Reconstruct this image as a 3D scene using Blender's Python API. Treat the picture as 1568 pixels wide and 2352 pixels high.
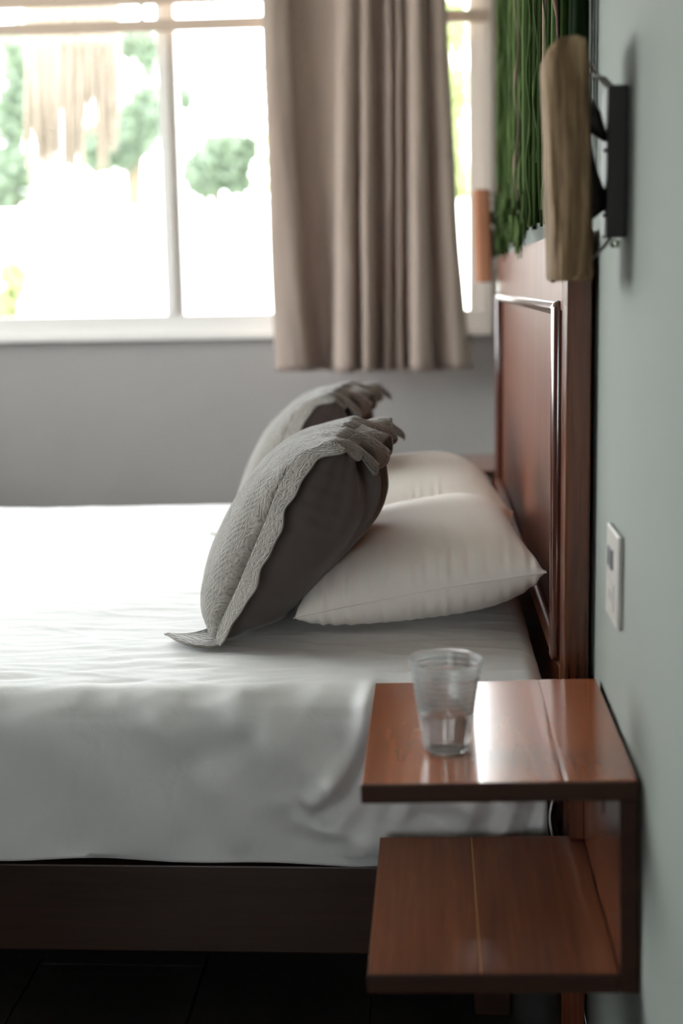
import bpy, bmesh, math, random
import numpy as np
from mathutils import Vector, Matrix, noise as mnoise

random.seed(7)
rng = np.random.default_rng(7)
for _o in list(bpy.data.objects):
    bpy.data.objects.remove(_o)
SC = bpy.context.scene
COL = SC.collection

# ------------------------------------------------------------------ camera
F_PX, VPX, VPY, ROLL, EYE = 3200.0, 990.0, 650.0, 0.018, 1.17
v = Vector(((VPX - 784) / F_PX, (1176 - VPY) / F_PX, -1.0)).normalized()
u = Vector((math.cos(ROLL), math.sin(ROLL), 0.0)); u = (u - v * u.dot(v)).normalized()
w = u.cross(v)
cam_data = bpy.data.cameras.new('camera')
cam = bpy.data.objects.new('camera', cam_data); COL.objects.link(cam)
m = Matrix((u, v, w))                       # cam -> world (rows are world axes seen in camera space)
cam.matrix_world = Matrix.Translation((0, 0, EYE)) @ m.to_4x4()
cam_data.sensor_fit = 'VERTICAL'
cam_data.sensor_height = 36.0
cam_data.sensor_width = 24.0
cam_data.lens = F_PX / 2352 * 36.0
cam_data.clip_start = 0.05
cam_data.dof.use_dof = True
cam_data.dof.focus_distance = 2.29
cam_data.dof.aperture_fstop = 2.2
SC.camera = cam

# ------------------------------------------------------------------ sky, sun, exposure
world = bpy.data.worlds.new('sky'); SC.world = world; world.use_nodes = True
wn = world.node_tree.nodes; wl = world.node_tree.links
bg = wn['Background']
bg.inputs['Color'].default_value = (0.93, 0.965, 1.0, 1)
bg.inputs['Strength'].default_value = 5.5
sun_d = bpy.data.lights.new('sun', 'SUN'); sun_d.energy = 2.2; sun_d.angle = 0.01
sun_d.color = (1.0, 0.95, 0.86)
sun = bpy.data.objects.new('sun', sun_d); COL.objects.link(sun)
sun.rotation_euler = Vector((0.12, 0.62, -0.95)).to_track_quat('-Z', 'Y').to_euler()
SC.view_settings.view_transform = 'Standard'
SC.view_settings.look = 'None'
SC.view_settings.exposure = 1.72
SC.view_settings.gamma = 1.0
SC.view_settings.use_curve_mapping = False
SC.cycles.max_bounces = 10
SC.cycles.diffuse_bounces = 6
SC.cycles.transparent_max_bounces = 16
SC.cycles.transmission_bounces = 8
SC.cycles.caustics_refractive = False
SC.cycles.caustics_reflective = False
SC.cycles.sample_clamp_indirect = 6.0

# ------------------------------------------------------------------ helpers
def link(o, parent=None):
    COL.objects.link(o)
    if parent is not None:
        o.parent = parent
    return o

def tag(o, label=None, cat=None, group=None, kind=None):
    if label: o['label'] = label
    if cat: o['category'] = cat
    if group: o['group'] = group
    if kind: o['kind'] = kind
    return o

def empty(name, loc=(0, 0, 0), rot=(0, 0, 0), **k):
    o = bpy.data.objects.new(name, None); o.location = loc; o.rotation_euler = rot
    o.empty_display_size = 0.05
    link(o); tag(o, **k); return o

def mesh_obj(name, verts, faces, mat, parent=None, smooth=False, uvs=None, loc=None):
    me = bpy.data.meshes.new(name)
    me.from_pydata([tuple(map(float, p)) for p in verts], [], [tuple(f) for f in faces])
    if smooth:
        me.polygons.foreach_set('use_smooth', [True] * len(me.polygons))
    if uvs is not None:
        lay = me.uv_layers.new(name='UVMap')
        idx = np.zeros(len(me.loops), dtype=np.int32); me.loops.foreach_get('vertex_index', idx)
        lay.data.foreach_set('uv', np.asarray(uvs, dtype=np.float32)[idx].ravel())
    me.update()
    if mat: me.materials.append(mat)
    o = bpy.data.objects.new(name, me); link(o, parent)
    if loc is not None: o.location = loc
    return o

def bm_obj(name, bm, mat, parent=None, smooth=False):
    me = bpy.data.meshes.new(name)
    bmesh.ops.recalc_face_normals(bm, faces=bm.faces)
    bm.to_mesh(me); bm.free()
    if smooth:
        me.polygons.foreach_set('use_smooth', [True] * len(me.polygons))
    me.materials.append(mat)
    return link(bpy.data.objects.new(name, me), parent)

def add_box(bm, lo, hi, bev=0.0, seg=2):
    r = bmesh.ops.create_cube(bm, size=1.0)
    vs = r['verts']
    for q in vs:
        q.co = Vector([lo[i] if q.co[i] < 0 else hi[i] for i in range(3)])
    if bev > 0:
        es = list({e for q in vs for e in q.link_edges})
        bmesh.ops.bevel(bm, geom=es, offset=bev, segments=seg, profile=0.5, affect='EDGES')

def box(name, lo, hi, mat, parent=None, bev=0.0, seg=2):
    bm = bmesh.new(); add_box(bm, lo, hi, bev, seg)
    return bm_obj(name, bm, mat, parent)

def add_tube(bm, pts, rad, n=6, cap=True):
    pts = [Vector(p) for p in pts]
    rads = rad if hasattr(rad, '__len__') else [rad] * len(pts)
    rings = []
    ref = Vector((0, 1, 0))
    for i, p in enumerate(pts):
        t = (pts[min(i + 1, len(pts) - 1)] - pts[max(i - 1, 0)]).normalized()
        a = t.cross(ref)
        if a.length < 0.1: a = t.cross(Vector((1, 0, 0)))
        a.normalize(); b = t.cross(a)
        rings.append([bm.verts.new(p + (a * math.cos(k * 2 * math.pi / n) + b * math.sin(k * 2 * math.pi / n)) * rads[i]) for k in range(n)])
    for r0, r1 in zip(rings, rings[1:]):
        for k in range(n):
            bm.faces.new((r0[k], r0[(k + 1) % n], r1[(k + 1) % n], r1[k]))
    if cap:
        bm.faces.new(rings[0][::-1]); bm.faces.new(rings[-1])

def tube(name, pts, rad, mat, parent=None, n=6):
    bm = bmesh.new(); add_tube(bm, pts, rad, n)
    return bm_obj(name, bm, mat, parent, True)

def lathe(name, prof, mat, parent=None, n=64, close=False):
    vs, fs = [], []
    for (r, z) in prof:
        for k in range(n):
            a = 2 * math.pi * k / n
            vs.append((r * math.cos(a), r * math.sin(a), z))
    m_ = len(prof)
    rng_ = range(m_) if close else range(m_ - 1)
    for i in rng_:
        j = (i + 1) % m_
        for k in range(n):
            fs.append((i * n + k, i * n + (k + 1) % n, j * n + (k + 1) % n, j * n + k))
    if not close:
        fs.append(tuple(range(n))[::-1]); fs.append(tuple((m_ - 1) * n + k for k in range(n)))
    o = mesh_obj(name, vs, fs, mat, parent, True)
    return o

def grid_faces(nu, nv, off=0):
    return [(off + i * nv + j, off + (i + 1) * nv + j, off + (i + 1) * nv + j + 1, off + i * nv + j + 1)
            for i in range(nu - 1) for j in range(nv - 1)]

def sstep(a, b, x):
    t = np.clip((x - a) / (b - a), 0, 1); return t * t * (3 - 2 * t)

def fbm(x, y, z=0.0, oct=3):
    return mnoise.fractal(Vector((x, y, z)), 1.0, 2.0, oct)

# ------------------------------------------------------------------ materials
class NT:
    def __init__(s, name):
        s.m = bpy.data.materials.new(name); s.m.use_nodes = True
        s.t = s.m.node_tree; s.b = s.t.nodes['Principled BSDF']; s.out = s.t.nodes['Material Output']
    def n(s, kind, **k):
        nd = s.t.nodes.new('ShaderNode' + kind)
        for a, b in k.items():
            if hasattr(nd, a): setattr(nd, a, b)
        return nd
    def l(s, a, b): s.t.links.new(a, b)
    def coords(s, scale=(1, 1, 1), kind='Object', rot=(0, 0, 0)):
        tc = s.n('TexCoord'); mp = s.n('Mapping'); mp.inputs['Scale'].default_value = scale
        mp.inputs['Rotation'].default_value = rot
        s.l(tc.outputs[kind], mp.inputs['Vector']); return mp.outputs['Vector']
    def noise(s, vec, scale, detail=3, rough=0.55, dist=0.0):
        nd = s.n('TexNoise'); nd.inputs['Scale'].default_value = scale; nd.inputs['Detail'].default_value = detail
        nd.inputs['Roughness'].default_value = rough; nd.inputs['Distortion'].default_value = dist
        s.l(vec, nd.inputs['Vector']); return nd.outputs['Fac']
    def ramp(s, fac, stops):
        r = s.n('ValToRGB'); e = r.color_ramp.elements
        while len(e) < len(stops): e.new(0.5)
        for q, (p, c) in zip(e, stops):
            q.position = p; q.color = (*c, 1)
        s.l(fac, r.inputs['Fac']); return r.outputs['Color']
    def bump(s, h, strength=0.3, dist=0.001, normal=None):
        b = s.n('Bump'); b.inputs['Strength'].default_value = strength; b.inputs['Distance'].default_value = dist
        s.l(h, b.inputs['Height'])
        if normal is not None: s.l(normal, b.inputs['Normal'])
        return b.outputs['Normal']
    def setp(s, **k):
        for a, b in k.items():
            s.b.inputs[a.replace('_', ' ')].default_value = b

def plain(name, col, rough=0.5, metal=0.0, bump=0.0, bscale=200, var=0.0):
    t = NT(name); t.setp(Roughness=rough, Metallic=metal)
    if bscale >= 400: t.b.inputs['Specular IOR Level'].default_value = 0.08
    t.b.inputs['Base Color'].default_value = (*col, 1)
    vec = t.coords()
    if var > 0:
        f = t.noise(vec, 3.0, 4)
        t.l(t.ramp(f, [(0.3, tuple(c * (1 - var) for c in col)), (0.7, tuple(min(1, c * (1 + var)) for c in col))]), t.b.inputs['Base Color'])
    if bump > 0:
        t.l(t.bump(t.noise(vec, bscale, 3), bump, 0.001), t.b.inputs['Normal'])
    return t.m

def wood(name, dark, mid, light, axis=1, rough=0.22, coat=0.5, scale=1.0, figure=0.6):
    t = NT(name)
    sc = [9.0 * scale] * 3; sc[axis] = 0.9 * scale
    vec = t.coords(tuple(sc))
    f1 = t.noise(vec, 1.6, 5, 0.6, figure)
    sc2 = [90.0 * scale] * 3; sc2[axis] = 3.0 * scale
    f2 = t.noise(t.coords(tuple(sc2)), 1.5, 3, 0.6)
    mx = t.n('Mix', data_type='FLOAT'); mx.inputs[0].default_value = 0.35 if coat < 1 else 0.12
    t.l(f1, mx.inputs[2]); t.l(f2, mx.inputs[3])
    t.l(t.ramp(mx.outputs[0], [(0.34, dark), (0.5, mid), (0.66, light)]), t.b.inputs['Base Color'])
    t.setp(Roughness=rough); t.b.inputs['Coat Weight'].default_value = coat; t.b.inputs['Coat Roughness'].default_value = 0.13
    if coat < 1: t.l(t.bump(f2, 0.05, 0.0004), t.b.inputs['Normal'])
    if rough >= .4: t.b.inputs['Specular IOR Level'].default_value = 0.25
    return t.m

def fabric(name, col, rough=0.9, weave=900, strength=0.15, sheen=0.2, crease=0.0, trans=0.0):
    t = NT(name); t.setp(Roughness=rough)
    t.b.inputs['Sheen Weight'].default_value = sheen; t.b.inputs['Sheen Roughness'].default_value = 0.4
    vec = t.coords()
    f = t.noise(vec, weave, 2)
    t.l(t.ramp(t.noise(vec, 5, 3), [(0.3, tuple(c * 0.95 for c in col)), (0.7, col)]), t.b.inputs['Base Color'])
    nrm = t.bump(f, strength, 0.0006)
    if crease > 0:
        nrm = t.bump(t.noise(t.coords((1, 1.4, 1)), 14, 5, 0.55, 1.2), crease, 0.004, nrm)
    t.l(nrm, t.b.inputs['Normal'])
    if trans > 0:
        tr = t.n('BsdfTranslucent'); tr.inputs['Color'].default_value = (*trans_col, 1) if False else (*col, 1)
        mx = t.n('MixShader'); mx.inputs[0].default_value = trans
        t.l(t.b.outputs[0], mx.inputs[1]); t.l(tr.outputs[0], mx.inputs[2]); t.l(mx.outputs[0], t.out.inputs['Surface'])
    return t.m

M = {}
M['wall'] = plain('wall_paint_dimmed', (0.215, 0.230, 0.208), 0.95, bump=0.25, bscale=60, var=0.03)  # same paint as the window wall, darkened to stand in for dimmer light
M['wall_win'] = plain('wall_paint_lit', (0.40, 0.378, 0.368), 0.95, bump=0.25, bscale=60, var=0.03)  # same wall paint in a lighter copy, standing in for brighter light
M['wall_dark'] = plain('room_paint', (0.45, 0.44, 0.42), 0.8, bump=0.1)
M['ceiling'] = plain('white_ceiling', (0.88, 0.87, 0.85), 0.8, bump=0.1, var=0.02)
M['frame'] = plain('white_window_paint', (0.86, 0.83, 0.80), 0.45)
M['tile'] = plain('dark_floor_tile', (0.022, 0.02, 0.019), 0.35, bump=0.1, bscale=30, var=0.2)
M['grout'] = plain('floor_grout', (0.05, 0.05, 0.048), 0.8)
RED = [(0.23, 0.062, 0.022), (0.32, 0.095, 0.036), (0.42, 0.14, 0.056)]
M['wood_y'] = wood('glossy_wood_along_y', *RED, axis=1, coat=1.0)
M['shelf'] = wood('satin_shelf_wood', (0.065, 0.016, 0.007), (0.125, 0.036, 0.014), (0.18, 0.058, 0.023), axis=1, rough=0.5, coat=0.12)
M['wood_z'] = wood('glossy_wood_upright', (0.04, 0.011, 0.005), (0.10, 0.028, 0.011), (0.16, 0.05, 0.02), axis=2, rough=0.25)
M['panel'] = wood('headboard_panel_veneer', (0.085, 0.02, 0.009), (0.125, 0.035, 0.016), (0.165, 0.052, 0.025), axis=2, rough=0.42, coat=0.05)
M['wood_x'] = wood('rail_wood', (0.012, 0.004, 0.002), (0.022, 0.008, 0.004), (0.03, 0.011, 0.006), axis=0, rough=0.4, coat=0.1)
M['molding'] = wood('dark_molding_wood', (0.04, 0.010, 0.006), (0.08, 0.02, 0.011), (0.13, 0.038, 0.02), axis=2, rough=0.22, coat=0.8)
M['edge'] = wood('shaded_front_wood', (0.012, 0.004, 0.002), (0.024, 0.007, 0.003), (0.035, 0.011, 0.005), axis=0, rough=0.55, coat=0.0)  # nightstand wood darkened to stand in for shade on its front faces
M['glue'] = plain('pale_glue_line', (0.45, 0.20, 0.07), 0.4)
M['log'] = wood('weathered_driftwood', (0.04, 0.022, 0.011), (0.17, 0.107, 0.056), (0.36, 0.25, 0.15), axis=2, rough=0.85, coat=0.0, scale=2.2, figure=1.5)
M['log_red'] = wood('smooth_reddish_wood', (0.30, 0.12, 0.06), (0.42, 0.18, 0.10), (0.5, 0.24, 0.14), axis=2, rough=0.6, coat=0.0)
M['iron'] = plain('dark_iron', (0.02, 0.019, 0.018), 0.5, 0.6)
M['wire'] = plain('steel_wire', (0.30, 0.28, 0.26), 0.35, 1.0)
M['steel'] = plain('bright_screw', (0.75, 0.78, 0.65), 0.25, 1.0)
M['plate'] = plain('cream_plastic', (0.42, 0.40, 0.37), 0.35)
M['plate_dark'] = plain('grey_rocker', (0.10, 0.10, 0.11), 0.35)
M['sheet'] = fabric('white_cotton_sheet', (0.65, 0.64, 0.63), 0.65, 1200, 0.1, 0.25, crease=0.25)
M['case'] = fabric('cream_pillowcase', (0.84, 0.79, 0.74), 0.85, 1200, 0.12, 0.15, crease=0.12)
M['back'] = fabric('taupe_cotton_back', (0.092, 0.076, 0.068), 0.9, 1100, 0.15, 0.2)
M['curtain'] = None
M['green'] = plain('green_cord', (0.016, 0.032, 0.005), 0.95, bump=0.6, bscale=500, var=0.4)
M['green_pale'] = plain('pale_green_yarn', (0.085, 0.125, 0.045), 0.9, bump=0.6, bscale=500, var=0.2)
M['green_dark'] = plain('deep_green_cord', (0.005, 0.012, 0.003), 0.95, bump=0.6, bscale=500)
M['navy'] = plain('navy_cord', (0.02, 0.03, 0.06), 0.9, bump=0.5, bscale=500)
M['pink'] = plain('dusty_pink_yarn', (0.28, 0.18, 0.15), 0.9, bump=0.5, bscale=500)
M['fringe'] = plain('natural_cotton_cord', (0.42, 0.365, 0.305), 0.9, bump=0.5, bscale=400, var=0.15)
M['blind'] = plain('beige_blind', (0.60, 0.47, 0.38), 0.6)
M['cord_white'] = plain('pale_blind_cord', (0.55, 0.6, 0.35), 0.6)
M['bark'] = plain('tree_bark', (0.10, 0.08, 0.05), 0.9)
M['ground'] = plain('pale_dry_ground', (0.62, 0.60, 0.53), 0.9, var=0.08)
M['garden_wall'] = plain('white_render', (0.80, 0.80, 0.77), 0.9)

def leaf_mat(name, col):
    t = NT(name); t.setp(Roughness=0.5); t.b.inputs['Base Color'].default_value = (*col, 1)
    tr = t.n('BsdfTranslucent'); tr.inputs['Color'].default_value = (col[0] * 1.3, col[1] * 1.3, col[2], 1)
    mx = t.n('MixShader'); mx.inputs[0].default_value = 0.4
    t.l(t.b.outputs[0], mx.inputs[1]); t.l(tr.outputs[0], mx.inputs[2]); t.l(mx.outputs[0], t.out.inputs['Surface'])
    return t.m
M['leaf'] = leaf_mat('green_leaf', (0.145, 0.19, 0.14))
M['leaf2'] = leaf_mat('yellow_green_leaf', (0.24, 0.28, 0.13))

def curtain_mat():
    t = NT('taupe_linen_curtain'); t.setp(Roughness=0.9)
    vec = t.coords((700, 700, 900))
    f = t.noise(vec, 1.0, 2)
    col = (0.44, 0.345, 0.295)
    t.l(t.ramp(f, [(0.3, tuple(c * 0.9 for c in col)), (0.7, col)]), t.b.inputs['Base Color'])
    t.l(t.bump(f, 0.15, 0.0006), t.b.inputs['Normal'])
    tr = t.n('BsdfTranslucent'); tr.inputs['Color'].default_value = (0.22, 0.13, 0.085, 1)
    mx = t.n('MixShader'); mx.inputs[0].default_value = 0.16
    t.l(t.b.outputs[0], mx.inputs[1]); t.l(tr.outputs[0], mx.inputs[2]); t.l(mx.outputs[0], t.out.inputs['Surface'])
    return t.m
M['curtain'] = curtain_mat()

def glass_pane():
    t = NT('window_glass')
    g = t.n('BsdfGlossy'); g.inputs['Roughness'].default_value = 0.02
    tr = t.n('BsdfTransparent'); tr.inputs['Color'].default_value = (0.97, 0.98, 0.97, 1)
    fr = t.n('Fresnel'); fr.inputs['IOR'].default_value = 1.4
    mx = t.n('MixShader'); t.l(fr.outputs[0], mx.inputs[0]); t.l(tr.outputs[0], mx.inputs[1]); t.l(g.outputs[0], mx.inputs[2])
    t.l(mx.outputs[0], t.out.inputs['Surface']); return t.m
M['glass'] = glass_pane()

def tumbler_mat():
    t = NT('ribbed_clear_plastic')
    t.setp(Roughness=0.06, IOR=1.42); t.b.inputs['Transmission Weight'].default_value = 1.0
    t.b.inputs['Base Color'].default_value = (0.97, 0.985, 0.98, 1)
    df = t.n('BsdfTranslucent'); df.inputs['Color'].default_value = (0.85, 0.88, 0.88, 1)
    d2 = t.n('BsdfDiffuse'); d2.inputs['Color'].default_value = (0.85, 0.88, 0.88, 1)
    ad = t.n('MixShader'); ad.inputs[0].default_value = 0.5
    t.l(df.outputs[0], ad.inputs[1]); t.l(d2.outputs[0], ad.inputs[2])
    mx = t.n('MixShader'); mx.inputs[0].default_value = 0.20
    t.l(t.b.outputs[0], mx.inputs[1]); t.l(ad.outputs[0], mx.inputs[2]); t.l(mx.outputs[0], t.out.inputs['Surface'])
    return t.m
M['tumbler'] = tumbler_mat()
def water_mat():
    t = NT('water'); t.setp(Roughness=0.0, IOR=1.33); t.b.inputs['Transmission Weight'].default_value = 1.0
    t.b.inputs['Base Color'].default_value = (1, 1, 1, 1); return t.m
M['water'] = water_mat()

def quilt_mat(name, mode):
    """taupe quilted cotton: stitched paisley rings and columns of small diamonds; grooves a little darker"""
    t = NT(name); t.setp(Roughness=0.9); t.b.inputs['Sheen Weight'].default_value = 0.55; t.b.inputs['Sheen Roughness'].default_value = 0.3
    tc = t.n('TexCoord'); uv = tc.outputs['UV']
    def mapped(sc, off=(0, 0, 0)):
        mp = t.n('Mapping'); mp.inputs['Scale'].default_value = sc; mp.inputs['Location'].default_value = off
        t.l(uv, mp.inputs['Vector']); return mp.outputs['Vector']
    def math_(op, a, b=None, val=None):
        nd = t.n('Math', operation=op)
        t.l(a, nd.inputs[0])
        if b is not None: t.l(b, nd.inputs[1])
        if val is not None: nd.inputs[1].default_value = val
        return nd.outputs[0]
    # wobble
    nz = t.n('TexNoise'); nz.inputs['Scale'].default_value = 25; t.l(uv, nz.inputs['Vector'])
    add = t.n('VectorMath', operation='MULTIPLY_ADD'); t.l(nz.outputs['Color'], add.inputs[0]); add.inputs[1].default_value = (0.045, 0.045, 0.045); t.l(uv, add.inputs[2])
    vo = t.n('TexVoronoi'); vo.inputs['Scale'].default_value = 17.0 if mode == 'front' else 30.0
    t.l(add.outputs[0], vo.inputs['Vector'])
    rings = math_('SINE', math_('MULTIPLY', vo.outputs['Distance'], val=60.0 if mode == 'front' else 30.0))
    # dashes around the rings
    vo2 = t.n('TexVoronoi'); vo2.inputs['Scale'].default_value = 150.0; t.l(uv, vo2.inputs['Vector'])
    cells = vo2.outputs['Distance']
    # columns of small diamonds
    wa = t.n('TexWave', wave_type='BANDS', bands_direction='X'); wa.inputs['Scale'].default_value = 60; t.l(mapped((1, 1, 1), (0, 0, 0)), wa.inputs['Vector'])
    wb = t.n('TexWave', wave_type='BANDS', bands_direction='DIAGONAL'); wb.inputs['Scale'].default_value = 45; t.l(uv, wb.inputs['Vector'])
    dia = math_('MULTIPLY', wa.outputs['Fac'], wb.outputs['Fac'])
    mask = t.n('TexWave', wave_type='BANDS', bands_direction='X'); mask.inputs['Scale'].default_value = 3.2; t.l(uv, mask.inputs['Vector'])
    mk = t.n('ValToRGB'); mk.color_ramp.elements[0].position = 0.55; mk.color_ramp.elements[1].position = 0.65; t.l(mask.outputs['Fac'], mk.inputs['Fac'])
    rn = math_('MULTIPLY_ADD', rings, val=0.36); 
    rn_node = rn.node; rn_node.inputs[2].default_value = 0.5
    mix = t.n('Mix', data_type='FLOAT'); t.l(mk.outputs['Color'], mix.inputs[0]); t.l(rn, mix.inputs[2]); t.l(dia, mix.inputs[3])
    if mode != 'front': mix.inputs[0].default_value = 0.0; t.t.links.remove(mix.inputs[0].links[0])
    h = math_('MULTIPLY_ADD', cells, val=1.5); h.node.inputs[2].default_value = 0.0
    hh = math_('ADD', mix.outputs[0], h)
    cr = t.ramp(hh, [(0.1, (0.06, 0.054, 0.050)), (0.85, (0.155, 0.138, 0.12)), (1.0, (0.18, 0.16, 0.14))])
    t.l(cr, t.b.inputs['Base Color'])
    t.l(t.bump(hh, 0.75, 0.0016), t.b.inputs['Normal'])
    return t.m
M['quilt'] = quilt_mat('quilted_taupe_front', 'front')
M['lace'] = quilt_mat('quilted_taupe_flange', 'flange')

# ------------------------------------------------------------------ room shell
XW, YW, ZC = 0.24, 5.30, 2.75
XL, YB = -3.6, -2.6
fl = tag(bpy.data.objects.new('floor', None), kind='structure'); link(fl)
box('grout_bed', (XL - .12, YB - .12, -0.12), (XW + .12, YW + .14, -0.008), M['grout'], fl)
tw, tl = 0.295, 0.60
tile_mesh = None
nx = int((XW - XL) / tw) + 2
for i in range(nx):
    x1 = XW - 0.052 - i * tw + tw * 0
    for j in range(14):
        y0 = 2.252 - 9 * tl + j * tl + (0.3 if i % 2 else 0.0)
        lo = [max(XL, x1 - tw), max(YB, y0)]; hi = [min(XW, x1), min(YW, y0 + tl)]
        if i == 0: hi[0] = XW
        if hi[0] - lo[0] < .02 or hi[1] - lo[1] < .02: continue
        box('tile', (lo[0] + .0015, lo[1] + .0015, -0.012), (hi[0] - .0015, hi[1] - .0015, 0.0 - 0.0006 * random.random()), M['tile'], fl, 0.001, 1)
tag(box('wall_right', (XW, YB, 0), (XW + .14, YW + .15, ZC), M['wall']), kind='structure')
wb_ = empty('wall_back', (0, 0, 0), kind='structure')
WX0, WX1, WZ0, WZ1 = -2.4, 0.227, 0.985, 2.50
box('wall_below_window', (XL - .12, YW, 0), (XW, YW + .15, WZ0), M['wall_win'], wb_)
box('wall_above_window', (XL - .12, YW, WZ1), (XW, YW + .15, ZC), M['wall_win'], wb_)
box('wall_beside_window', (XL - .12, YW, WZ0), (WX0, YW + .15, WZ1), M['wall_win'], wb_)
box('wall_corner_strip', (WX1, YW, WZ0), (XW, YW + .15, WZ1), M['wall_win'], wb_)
tag(box('ceiling', (XL - .12, YB - .12, ZC), (XW + .14, YW + 0.3, ZC + .12), M['ceiling']), kind='structure')
LY0, LY1, LZ0, LZ1 = 1.9, 5.1, 1.0, 2.55  # opening for an unseen left-hand window, added as fill light
wlf = empty('wall_left', (0, 0, 0), kind='structure')
box('wall_left_pier', (XL - .12, YB, 0), (XL, LY0, ZC), M['wall_dark'], wlf)
box('wall_left_pier', (XL - .12, LY1, 0), (XL, YW, ZC), M['wall_dark'], wlf)
box('wall_left_head', (XL - .12, LY0, LZ1), (XL, LY1, ZC), M['wall_dark'], wlf)
box('wall_left_base', (XL - .12, LY0, 0), (XL, LY1, LZ0), M['wall_dark'], wlf)
# wall behind the viewer; its unseen window opening is added as fill light
DX0, DX1, DZ0, DZ1 = -1.6, -0.5, 0.85, 2.0
wfr = empty('wall_front', (0, 0, 0), kind='structure')
box('wall_front_pier', (XL - .12, YB - .12, 0), (DX0, YB, ZC), M['wall_dark'], wfr)
box('wall_front_pier', (DX1, YB - .12, 0), (XW + .14, YB, ZC), M['wall_dark'], wfr)
box('wall_front_head', (DX0, YB - .12, DZ1), (DX1, YB, ZC), M['wall_dark'], wfr)
box('wall_front_base', (DX0, YB - .12, 0), (DX1, YB, DZ0), M['wall_dark'], wfr)

win = empty('window_1', (0, 0, 0), kind='structure')
yf0, yf1 = YW - 0.005, YW + 0.07
box('window_frame_bottom', (WX0, yf0, WZ0 + .012), (WX1, yf1, 1.068), M['frame'], win, .004)
box('window_sill', (WX0, YW - 0.03, WZ0 - 0.012), (WX1, YW + 0.12, WZ0 + 0.014), M['frame'], win, .004)
box('window_frame_top', (WX0, yf0, 2.42), (WX1, yf1, WZ1), M['frame'], win, .004)
box('window_jamb', (0.188, yf0, 1.068), (WX1, yf1, 2.42), M['frame'], win, .004)
box('sash_stile', (0.142, yf0 + .012, 1.068), (0.187, yf1, 2.42), M['frame'], win, .004)
box('window_jamb', (WX0, yf0, 1.068), (WX0 + .06, yf1, 2.42), M['frame'], win, .004)
box('mullion', (-1.004, yf0 - .004, 1.068), (-0.964, yf1, 2.42), M['frame'], win, .004)
box('mullion', (-0.9635, yf0 + .012, 1.068), (-0.940, yf1, 2.42), M['frame'], win, .003)
box('mullion', (-2.02, yf0, 1.068), (-1.97, yf1, 2.42), M['frame'], win, .004)
for a, b in ((WX0 + .06, -2.02), (-1.97, -1.004), (-0.940, 0.142)):
    box('pane', (a, YW + .04, 1.068), (b, YW + .044, 2.42), M['glass'], win)

fill_win_rear = empty('fill_window_rear', (0, 0, 0), kind='structure')  # unseen window added behind the viewer to brighten pillows and bed side
for nm, lo, hi in (('window_frame_bottom', (DX0, DZ0), (DX1, DZ0 + .06)), ('window_frame_top', (DX0, DZ1 - .06), (DX1, DZ1)),  # frame parts of the added rear fill window
                   ('window_jamb', (DX0, DZ0 + .06), (DX0 + .06, DZ1 - .06)), ('window_jamb', (DX1 - .06, DZ0 + .06), (DX1, DZ1 - .06)),
                   ('mullion', (-1.07, DZ0 + .06), (-1.03, DZ1 - .06))):
    box(nm, (lo[0], YB - .08, lo[1]), (hi[0], YB - .02, hi[1]), M['frame'], fill_win_rear, .004)
for a, b in ((DX0 + .06, -1.07), (-1.03, DX1 - .06)):
    box('pane', (a, YB - .05, DZ0 + .06), (b, YB - .046, DZ1 - .06), M['glass'], fill_win_rear)

fill_win_left = empty('fill_window_left', (0, 0, 0), kind='structure')  # unseen window added in the left wall to brighten the room
for nm, lo, hi in (('window_frame_bottom', (LY0, LZ0), (LY1, LZ0 + .06)), ('window_frame_top', (LY0, LZ1 - .06), (LY1, LZ1)),  # frame parts of the added left fill window
                   ('window_jamb', (LY0, LZ0 + .06), (LY0 + .06, LZ1 - .06)), ('window_jamb', (LY1 - .06, LZ0 + .06), (LY1, LZ1 - .06)),
                   ('mullion', (3.77, LZ0 + .06), (3.83, LZ1 - .06))):
    box(nm, (XL - .08, lo[0], lo[1]), (XL - .02, hi[0], hi[1]), M['frame'], fill_win_left, .004)
for a, b in ((LY0 + .06, 3.77), (3.83, LY1 - .06)):
    box('pane', (XL - .05, a, LZ0 + .06), (XL - .046, b, LZ1 - .06), M['glass'], fill_win_left)

# ------------------------------------------------------------------ outdoors
tag(box('ground', (-40, YW + .2, -.5), (40, 60, -0.35), M['ground']), kind='structure')
tag(box('ground_west', (-40, -20, -.5), (XL - .14, YW + .2, -0.35), M['ground']), kind='structure')
tag(box('ground_south', (XL - .14, -20, -.5), (8, YB - .14, -0.35), M['ground']), kind='structure')
gw = tag(box('garden_wall', (-16, 15.0, -.35), (6, 15.25, 2.02), M['garden_wall'], bev=.01), 'white rendered garden wall standing beyond the lawn outside the window', 'garden wall')

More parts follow.
